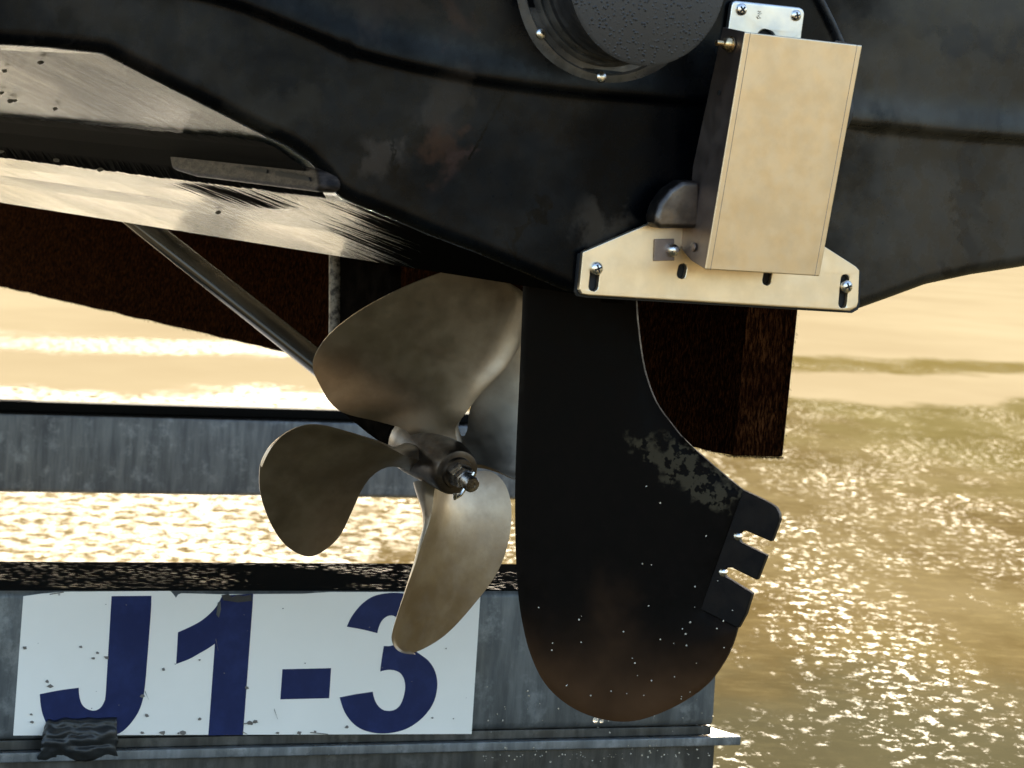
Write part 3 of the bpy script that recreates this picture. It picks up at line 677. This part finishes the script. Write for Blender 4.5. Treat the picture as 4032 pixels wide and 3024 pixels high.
def rudder():
    outline = r_left[:-1] + [(2906, 2472), (2790, 2405), (2822, 2268), (2850, 2200)] + [(2936, 1934)] + r_right[1:]
    pts = [rp(x, y) for x, y in outline]
    # lens-shaped body: thickness grows away from the outline
    l2 = [((p - RP).dot(RD), p.z) for p in pts]; n0 = len(l2)
    import math as m_
    from mathutils import Vector as V
    def inside(x, y):
        c = False; j = n0 - 1
        for i in range(n0):
            if (l2[i][1] > y) != (l2[j][1] > y) and x < (l2[j][0] - l2[i][0]) * (y - l2[i][1]) / (l2[j][1] - l2[i][1]) + l2[i][0]: c = not c
            j = i
        return c
    def dist(x, y):
        d = 9
        for i in range(n0):
            ax, ay = l2[i]; bx, by = l2[(i + 1) % n0]; ux, uy = bx - ax, by - ay
            L2 = ux * ux + uy * uy; t = 0 if L2 == 0 else max(0, min(1, ((x - ax) * ux + (y - ay) * uy) / L2))
            d = min(d, (x - ax - t * ux) ** 2 + (y - ay - t * uy) ** 2)
        return math.sqrt(d)
    co = [V(p) for p in l2]; st = .0045
    # inset loop for a crisp rim
    x = min(p[0] for p in l2)
    while x < max(p[0] for p in l2):
        y = min(p[1] for p in l2)
        while y < max(p[1] for p in l2):
            if inside(x, y) and dist(x, y) > .0022: co.append(V((x, y)))
            y += st
        x += st
    edges = [(i, (i + 1) % n0) for i in range(n0)]
    vv, ee, ff, *_ = delaunay_2d_cdt(co, edges, [], 1, 1e-6)
    H = []
    for v in vv:
        d = dist(v.x, v.y); H.append(.0018 + .0062 * math.sqrt(max(0, 1 - (1 - min(1, d / .045)) ** 2)))
    n = len(vv)
    vs = [RP * 1 + RD * v.x + RN * h + Vector((0, 0, v.y - RP.z)) for v, h in zip(vv, H)] + [RP + RD * v.x - RN * h + Vector((0, 0, v.y - RP.z)) for v, h in zip(vv, H)]
    cent = lambda f: sum((vv[i] for i in f), V((0, 0))) / len(f)
    keep = [f for f in ff if inside(*cent(f))]
    fs = [tuple(f) for f in keep] + [tuple(i + n for i in f[::-1]) for f in keep]
    cnt = {}
    for f in keep:
        for i in range(len(f)):
            a, b = f[i], f[(i + 1) % len(f)]; cnt[(min(a, b), max(a, b))] = cnt.get((min(a, b), max(a, b)), 0) + 1
    for (a, b), c in cnt.items():
        if c == 1: fs.append((a, b, b + n, a + n))
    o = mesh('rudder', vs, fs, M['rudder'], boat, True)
    try: o.data.set_sharp_from_angle(angle=rad(50))
    except Exception: pass
    # slotted trim tab on the trailing edge
    tab = [(2925, 1930), (3000, 1966), (3030, 1982), (3054, 1998), (3067, 2022), (3069, 2048), (3037, 2133), (2938, 2090), (2918, 2092), (2906, 2110), (2914, 2136), (3018, 2187), (2980, 2284), (2880, 2235), (2858, 2236), (2846, 2252), (2856, 2272), (2961, 2336), (2936, 2417), (2905, 2474), (2757, 2400)]
    tb_ = slab('trim_tab', [rp(x, y, .0046) for x, y in tab], -RN * .0075, M['tab'], o, .0009)
    for x, y in ((2908, 2112), (2850, 2254)):
        c = rp(x, y, .002)
        lathe('screw', c, RN, [(0, .0032), (.003, .0032), (.004, .002), (.0041, 0)], M['screw'], o, 14)
    lathe('rudder_stock', RP + RD * .03 + Vector((0, 0, .56 - RP.z)), Vector((0, 0, 1)), [(0, .012), (.12, .012)], M['strut'], o, 24)
    return o, inside
rud, ins = rudder()

# ================================================================== THE TRAILER
trailer = bpy.data.objects.new('boat_trailer', None); COL.objects.link(trailer)
trailer['label'] = 'galvanised boat trailer with a numbered rear crossbeam and a brown carpeted bunk'
trailer['category'] = 'trailer'
BN = Vector((math.sin(TH), -math.cos(TH), 0))     # beam faces point back at the camera side
BD = Vector((math.cos(TH), math.sin(TH), 0))
B2 = at(1000, 2600, 3.25)
B1 = at(700, 1800, 4.95)
def bp(x, y, base=B2, off=0): return hit(x, y, base + BN * off, BN)
def beam(name, base, x0, x1, ytop, ybot, wid, rf, m, ext_left):
    zt = bp(1000 if base is B2 else 700, ytop, base).z; zb = bp(1000 if base is B2 else 700, ybot, base).z
    A = bp(x1, (ytop + ybot) / 2, base); Bp = bp(x0, (ytop + ybot) / 2, base) - BD * ext_left
    A = Vector((A.x, A.y, 0)); Bp = Vector((Bp.x, Bp.y, 0))
    prof = []
    for k in range(6):
        a = math.pi / 2 * k / 5; prof.append((-rf + rf * math.cos(a) - 0, zt - rf + rf * math.sin(a)))
    prof = [(0, zb + rf)] + prof + [(-wid + rf, zt), (-wid, zt - rf), (-wid, zb + rf), (-wid + rf, zb), (-rf, zb)] + [(-rf + rf * math.sin(a), zb + rf - rf * math.cos(a)) for a in (.5, 1.0)]
    n = len(prof); vs = [A + BN * d + Vector((0, 0, z)) for d, z in prof] + [Bp + BN * d + Vector((0, 0, z)) for d, z in prof]
    fs = [(i, (i + 1) % n, (i + 1) % n + n, i + n) for i in range(n)] + [tuple(range(n)), tuple(range(n, 2 * n))]
    o = mesh(name, vs, fs, m, trailer, True)
    try: o.data.set_sharp_from_angle(angle=rad(40))
    except Exception: pass
    o.data.materials.append(M['wettop'])
    for p in o.data.polygons:
        if p.center.z > zt - .002 : p.material_index = 1
    return o, zt, zb
b2, Z2t, Z2b = beam('rear_crossbeam', B2, 0, 2820, 2322, 2897, .235, .008, M['galv'], .6)
b1, Z1t, Z1b = beam('front_crossbeam', B1, 0, 2420, 1642, 1948, .07, .006, M['galv2'], .8)
zc = bp(700, 1600, B1).z; A_ = bp(2410, 1620, B1); Q_ = bp(0, 1620, B1) - BD * .8
slab('dark_top_strip', [Vector((A_.x, A_.y, Z1t + .0005)) - BN * .012, Vector((A_.x, A_.y, zc)) - BN * .012, Vector((Q_.x, Q_.y, zc)) - BN * .012, Vector((Q_.x, Q_.y, Z1t + .0005)) - BN * .012], -BN * .045, M['matte'], b1, .003)  # added dark strip standing for the beam's dark upper lip
# stepped foot flange under the rear crossbeam
def strip(name, y0, y1, o0, o1, x1, m, parent):
    """plate under the web from off o0 (back) to o1 (front)"""
    z0 = bp(1000, y0).z; z1 = bp(1000, y1).z
    A = bp(x1, y0); A = Vector((A.x, A.y, 0)); Bp = bp(0, y0) - BD * .6; Bp = Vector((Bp.x, Bp.y, 0))
    vs = [c + BN * o_ + Vector((0, 0, z)) for c in (A, Bp) for o_, z in ((o0, z0), (o1, z0), (o1, z1), (o0, z1))]
    o = mesh(name, vs, [(0, 1, 2, 3), (4, 5, 6, 7), (0, 1, 5, 4), (1, 2, 6, 5), (2, 3, 7, 6), (3, 0, 4, 7)], m, parent)
    return bev(o, .0012)
M['foot'] = galv('wet_foot_plate', (.11, .12, .125), (.22, .23, .235), .25)
M['rust'] = galv('muddy_lower_angle', (.035, .034, .030), (.09, .085, .075), .3)
strip('filler_strip', 2899, 2938, -.2, -.006, 2812, M['rust'], b2)
strip('foot_flange', 2940, 2978, -.21, .004, 2908, M['foot'], b2)
strip('lower_angle', 2980, 3120, -.2, -.004, 2820, M['rust'], b2)

# --- number decal
def soften(pts):
    n = len(pts); out = []
    def ang(i):
        a, b, c = pts[i - 1], pts[i], pts[(i + 1) % n]
        v1 = (b[0] - a[0], b[1] - a[1]); v2 = (c[0] - b[0], c[1] - b[1])
        return abs(math.degrees(math.atan2(v1[0] * v2[1] - v1[1] * v2[0], v1[0] * v2[0] + v1[1] * v2[1])))
    corner = [ang(i) > 38 for i in range(n)]
    for i in range(n):
        p1, p2 = pts[i], pts[(i + 1) % n]; p0 = p1 if corner[i] else pts[i - 1]; p3 = p2 if corner[(i + 1) % n] else pts[(i + 2) % n]
        L_ = math.hypot(p2[0] - p1[0], p2[1] - p1[1])
        if L_ > 90: out.append(p1); continue
        for j in range(3):
            t = j / 3; out.append(tuple(.5 * (2 * p1[c] + (p2[c] - p0[c]) * t + (2 * p0[c] - 5 * p1[c] + 4 * p2[c] - p3[c]) * t * t + (3 * p1[c] - p0[c] - 3 * p2[c] + p3[c]) * t ** 3) for c in (0, 1)))
    return out
def dec(pts, off, name, m, th_=.0004, parent=b2):
    return slab(name, [bp(x, y, B2, off) for x, y in pts], -BN * th_, m, parent, 0)
c7 = lambda l: [(x * .63291, 1974 + y * .63291) for x, y in l]
c8 = lambda l: [(1300 + x * .63291, 1974 + y * .63291) for x, y in l]
dec([(92, 2348), (160, 2338), (253, 2330), (460, 2327), (671, 2327), (683, 2340), (693, 2354), (702, 2341), (715, 2336), (870, 2340), (1190, 2338), (1300, 2331), (1585, 2331), (1892, 2339), (1880, 2560), (1857, 2890), (1300, 2893), (700, 2895), (455, 2896), (300, 2896), (52, 2896), (70, 2640)], .0006, 'number_decal', M['white'])
J = c7([(695, 590), (942, 588), (938, 700), (915, 1000), (905, 1120), (895, 1200), (884, 1250), (865, 1302), (840, 1345), (810, 1385), (770, 1425), (725, 1450), (660, 1458), (600, 1456), (480, 1450), (380, 1445), (310, 1410), (275, 1350), (256, 1280), (248, 1200), (370, 1176), (490, 1160), (492, 1200), (500, 1240), (515, 1270), (540, 1291), (575, 1302), (605, 1298), (630, 1280), (648, 1250), (657, 1215), (665, 1100), (675, 900)])
ONE = c7([(1385, 585), (1575, 575), (1568, 700), (1545, 1000), (1512, 1453), (1297, 1456), (1310, 1250), (1338, 885), (1290, 918), (1240, 946), (1180, 980), (1097, 1012), (1108, 815), (1180, 783), (1250, 745), (1310, 696), (1350, 650), (1372, 610)])
HY = c7([(1758, 1045), (2060, 1038), (2048, 1225), (1745, 1232)])
TH3 = c8([(105, 780), (125, 735), (150, 695), (195, 642), (255, 598), (320, 577), (400, 569), (480, 577), (545, 600), (590, 645), (612, 700), (615, 760), (600, 825), (570, 880), (525, 928), (560, 952), (610, 990), (645, 1040), (663, 1095), (666, 1160), (650, 1235), (615, 1300), (560, 1360), (490, 1408), (420, 1433), (340, 1445), (270, 1440), (205, 1422), (150, 1388), (105, 1335), (78, 1280), (60, 1220), (160, 1200), (265, 1185), (275, 1228), (295, 1268), (325, 1295), (360, 1304), (400, 1298), (435, 1270), (457, 1220), (468, 1160), (462, 1110), (440, 1072), (405, 1053), (360, 1048), (312, 1058), (322, 980), (335, 900), (375, 900), (410, 885), (435, 850), (445, 800), (438, 755), (418, 725), (385, 710), (350, 718), (320, 745), (302, 785), (293, 820), (200, 797)])
dec(soften(J), .0010, 'letter', M['blue']); dec(soften(ONE), .0010, 'numeral', M['blue']); dec(HY, .0010, 'hyphen', M['blue']); dec(soften(TH3), .0010, 'numeral', M['blue'])

def flecks():
    rnd = random.Random(21); bm = bmesh.new()
    pts = [(98, 2550), (318, 2548), (383, 2571), (420, 2590), (368, 2593), (186, 2683), (198, 2703), (786, 2598), (644, 2636), (577, 2818), (703, 2887), (721, 2895), (786, 2832), (990, 2850), (1178, 2885), (1093, 2893), (560, 2905), (560, 2740), (972, 2708), (1365, 2862), (1702, 2827), (122, 2812), (126, 2842), (1240, 2880), (640, 2910), (985, 2846), (1005, 2842)]
    pts += [(rnd.uniform(90, 1840), rnd.uniform(2360, 2885)) for _ in range(22)]
    for i, (x, y) in enumerate(pts):
        if y > 2888: y = 2885
        R_ = rnd.uniform(4, 11) if i < 27 else rnd.uniform(1.2, 3.2); n_ = rnd.randint(4, 7); a0 = rnd.uniform(0, 6)
        vs = [bm.verts.new(bp(x + R_ * rnd.uniform(.5, 1.2) * math.cos(a0 + 6.28 * q / n_) * 1.2, y + R_ * rnd.uniform(.4, 1.1) * math.sin(a0 + 6.28 * q / n_), B2, .0016)) for q in range(n_)]
        bm.faces.new(vs)
    for (x0, y0, x1, y1) in ((958, 2848, 1014, 2842), (955, 2880, 972, 2918), (1222, 2896, 1290, 2904), (196, 2338, 250, 2330), (571, 2720, 584, 2752), (850, 2515, 858, 2560), (1080, 2790, 1092, 2830)):
        if y1 > 2890: y1 = 2889
        if y0 > 2885: y0 = 2882
        vs = [bm.verts.new(bp(*q, B2, .0016)) for q in ((x0, y0), (x1, y1), (x1 + 2, y1 + 3), (x0 - 1, y0 + 4))]; bm.faces.new(vs)
    me = bpy.data.meshes.new('dirt_flecks'); bm.to_mesh(me); bm.free()
    o = link('dirt_flecks', me, NM('dirt').set(Base_Color=(.17, .15, .13), Roughness=.8).m, b2); o['kind'] = 'stuff'
    s_ = o.modifiers.new('s', 'SOLIDIFY'); s_.thickness = .0003
    # blister and peel at the head of the 1
    dec([(872, 2343), (900, 2339), (915, 2352), (935, 2342), (960, 2347), (990, 2341), (992, 2366), (940, 2372), (880, 2364)], .0015, 'peeled_vinyl', M['tape'])
    dec([(858, 2372), (868, 2368), (870, 2400), (862, 2432), (852, 2420)], .0015, 'peeled_vinyl', M['galv'])
flecks()

# --- torn black tape lump over the foot of the J
def tape_lump():
    grid = []; NX, NY = 26, 18
    for j in range(NY + 1):
        for i in range(NX + 1):
            u_, v = i / NX, j / NY
            x = 150 + 310 * u_ + 12 * noise.noise(Vector((v * 6, 3, u_ * 2))) * (1 if i in (0, NX) else .5)
            top = 2835 - 8 * u_ + (30 * (1 - ss(0, .14, u_)))
            bot = 2992 - 4 * u_ - 8 * math.sin(u_ * 9)
            y = top + (bot - top) * v + 9 * noise.noise(Vector((u_ * 7, v * 3, 9)))
            if u_ < .15: x += 25 * (1 - v) * (1 - u_ / .15)
            fold = .010 * math.sin(math.pi * min(1, v * 1.05)) ** .6 + .0035 * abs(noise.noise(Vector((u_ * 3, v * 6, 5)))) + .005 * noise.noise(Vector((u_ * 4, v * 7, 2))) + .002 * noise.noise(Vector((u_ * 14, v * 14, 2)))
            fold *= ss(0, .07, v) * (.55 + .45 * ss(0, .2, 1 - u_)) 
            grid.append(bp(x, y, B2, .0018 + max(0, fold)))
    fs = []
    for j in range(NY):
        for i in range(NX): a = j * (NX + 1) + i; fs.append((a, a + 1, a + NX + 2, a + NX + 1))
    o = mesh('torn_tape', grid, fs, M['tape'], b2, True)
    s_ = o.modifiers.new('s', 'SOLIDIFY'); s_.thickness = .0008
    for q in range(3):
        pts = [bp(150 + 300 * t, 2870 + 38 * q + 6 * math.sin(t * 8 + q), B2, .013 + .002 * q) for t in [i / 10 for i in range(11)]]
tape_lump()

# --- carpeted bunk, its end toward the camera
K0 = at(2892, 1500, 3.35)
def kp(x, y): return hit(x, y, K0, UU)      # inner side plane
endb = hit(2892, 1800, K0, UU)
def bunk():
    Kn = Vector((math.sin(TH), -math.cos(TH), 0))
    # end face width
    pr = hit(3085, 1812, K0, Kn); wd = (Vector((pr.x, pr.y, 0)) - Vector((K0.x, K0.y, 0))).dot(UU)
    zb = hit(2890, 1797, K0, UU).z; zt = zb + .30
    sl = (hit(0, 1128, K0, UU)); e = hit(2890, 1797, K0, UU)
    L_ = (Vector((sl.x, sl.y, 0)) - Vector((e.x, e.y, 0))).length; rise = (sl.z - e.z) / L_
    o_, h = (Vector((-math.sin(TH), math.cos(TH), 0)), Vector((0, 0, 1)))
    N = 60; vs, fs = [], []
    lean = .05
    Ltot = 2.3
    for i in range(N + 1):
        s = Ltot * (i / N) ** 1.2
        c = Vector((K0.x, K0.y, 0)) + o_ * s
        z0 = zb + rise * s
        jig = lambda k: .0015 * noise.noise(Vector((s * 25, k * 3.1, 0)))
        for k, (a, z) in enumerate([(0, z0), (wd, z0 - .001), (wd + .30 * lean, z0 + .30), (.30 * lean, z0 + .30)]):
            vs.append(c + UU * (a + jig(k)) + h * (z + jig(k + 7)))
    for i in range(N):
        for k in range(4): a = i * 4 + k; b = i * 4 + (k + 1) % 4; fs.append((a, b, b + 4, a + 4))
    fs.append((0, 1, 2, 3)); fs.append((4 * N, 4 * N + 3, 4 * N + 2, 4 * N + 1))
    o = mesh('bunk', vs, fs, M['carpet'], trailer); bev(o, .003)
    kk = NM('lit_bunk_carpet'); v_ = kk.vec((1, 1, 1), (0, rad(35), 0)); q_ = kk.noise(1, 5, .75, kk.vec((500, 500, 95), (0, rad(28), 0))); g_ = kk.noise(30, 4, .6)
    kk.col(kk.mix(kk.map(q_, .42, .72), (.006, .0022, .0012), kk.mix(kk.map(g_, .3, .7), (.05, .017, .007), (.135, .052, .02)))); kk.set(Roughness=.95); kk.p.inputs['Specular IOR Level'].default_value = .0; kk.nor(kk.bump(q_, .9, .002))
    e0 = [vs[0].lerp(vs[1], a).lerp(vs[3].lerp(vs[2], a), b) for a, b in ((.03, .004), (.80, .004), (.80, .99), (.03, .99))]
    slab('lit_end_face', [p + Kn * .0025 for p in e0], -Kn * .002, kk.m, o, .0005)  # lit end face put in as a paler copy of the carpet
    # pile fuzz along the edges
    fv, ff = [], []
    random.seed(3)
    for i in range(5200):
        r_ = random.random()
        if r_ < .0:      # right edge of the end face
            t = random.random(); p = vs[1].lerp(vs[2], t) + Kn * random.uniform(-.001, .002)
        elif r_ < .12: t = random.random(); p = vs[0].lerp(vs[1], t)
        elif r_ < .8:
            a, b = random.random(), random.random(); p = (vs[0].lerp(vs[1], a)).lerp(vs[3].lerp(vs[2], a), b * .8)
        else:
            s = random.random() ** 1.5 * 2.2; p = Vector((K0.x, K0.y, 0)) + o_ * s + h * (zb + rise * s)
        d = (Kn * random.uniform(.1, 1) + UU * random.uniform(-.4, .9) + h * random.uniform(-1.2, .2)).normalized() * random.uniform(.0015, .0042)
        sd_ = d.cross(Vector((random.uniform(-1, 1), random.uniform(-1, 1), random.uniform(-1, 1)))).normalized() * .00022
        b = len(fv); fv += [p - sd_, p + sd_, p + d]; ff.append((b, b + 1, b + 2))
    z = mesh('carpet_pile', fv, ff, M['carpet'], o); z['kind'] = 'stuff'
    lathe('staple', hit(2950, 1775, K0 + Kn * .0005, Kn), Kn, [(0, .0022), (.0015, .002), (.002, 0)], M['screw'], o, 10)
    # upright carrying the bunk, standing on the front crossbeam
    c = Vector((K0.x, K0.y, 0)) + o_ * 1.62 + UU * (-.006)
    p4 = [c + h * (Z1t), c + h * (zb + rise * 1.6 + .1), c + o_ * .06 + h * (zb + rise * 1.6 + .1), c + o_ * .06 + h * Z1t]
    c2 = Vector((K0.x, K0.y, 0)) + o_ * .33 + UU * .012
    slab('bunk_upright', [c2 + h * (Z2b), c2 + h * (zb + .02), c2 + o_ * .05 + h * (zb + .02), c2 + o_ * .05 + h * (Z2b)], UU * .006, M['galv2'], trailer, .001)
bunk()

# --- water drops: splashes falling and clinging
def drops():
    bm = bmesh.new(); rnd = random.Random(11)
    def add(p, r):
        bmesh.ops.create_icosphere(bm, subdivisions=2, radius=r, matrix=Matrix.Translation(p))
    px = [(1404, 1974)]
    lst = [(2176, 2532), (2173, 2560), (2280, 2440), (2288, 2529), (2230, 2700), (2530, 2220), (2565, 2224), (2554, 2385), (2455, 2487), (2500, 2611), (2510, 2660), (2535, 2738), (2652, 2533), (2565, 2680), (2600, 2518), (2735, 2391), (2718, 2450), (2700, 2496), (2848, 2445), (2823, 2475), (2884, 2403), (2826, 2287), (2737, 2310), (2684, 2743), (2682, 2752), (2656, 2665), (2717, 2725), (2851, 2550), (2545, 1915), (2600, 1980), (2780, 2110), (2703, 2541)]
    for x, y in lst:
        p = rp(x, y, .0088); add(p, rnd.uniform(.0004, .0009))
    for i in range(8):
        x, y = rnd.uniform(2120, 2860), rnd.uniform(2300, 2740)
        if ins((rp(x, y) - RP).dot(RD), rp(x, y).z): add(rp(x, y, .0086), rnd.uniform(.0003, .0007))
    add(rp(2345, 2836, .001), .0024); add(rp(2368, 2841, .001), .0016)
    me = bpy.data.meshes.new('water_drops'); bm.to_mesh(me); bm.free()
    o = link('water_drops', me, M['drop'], rud, True); o['kind'] = 'stuff'
    bm = bmesh.new()
    for i in range(130):
        x = rnd.uniform(1900, 2860); y = rnd.choice([rnd.gauss(2935, 14), rnd.uniform(2700, 2900), rnd.gauss(2975, 10)])
        if x > 2810 and y < 2935: continue
        p = bp(x, y, B2, .0015 if y < 2935 else .005); bmesh.ops.create_icosphere(bm, subdivisions=1, radius=rnd.uniform(.0003, .0012), matrix=Matrix.Translation(p))
    me = bpy.data.meshes.new('water_drops'); bm.to_mesh(me); bm.free()
    o = link('water_drops', me, M['drop'], b2, True); o['kind'] = 'stuff'
drops()
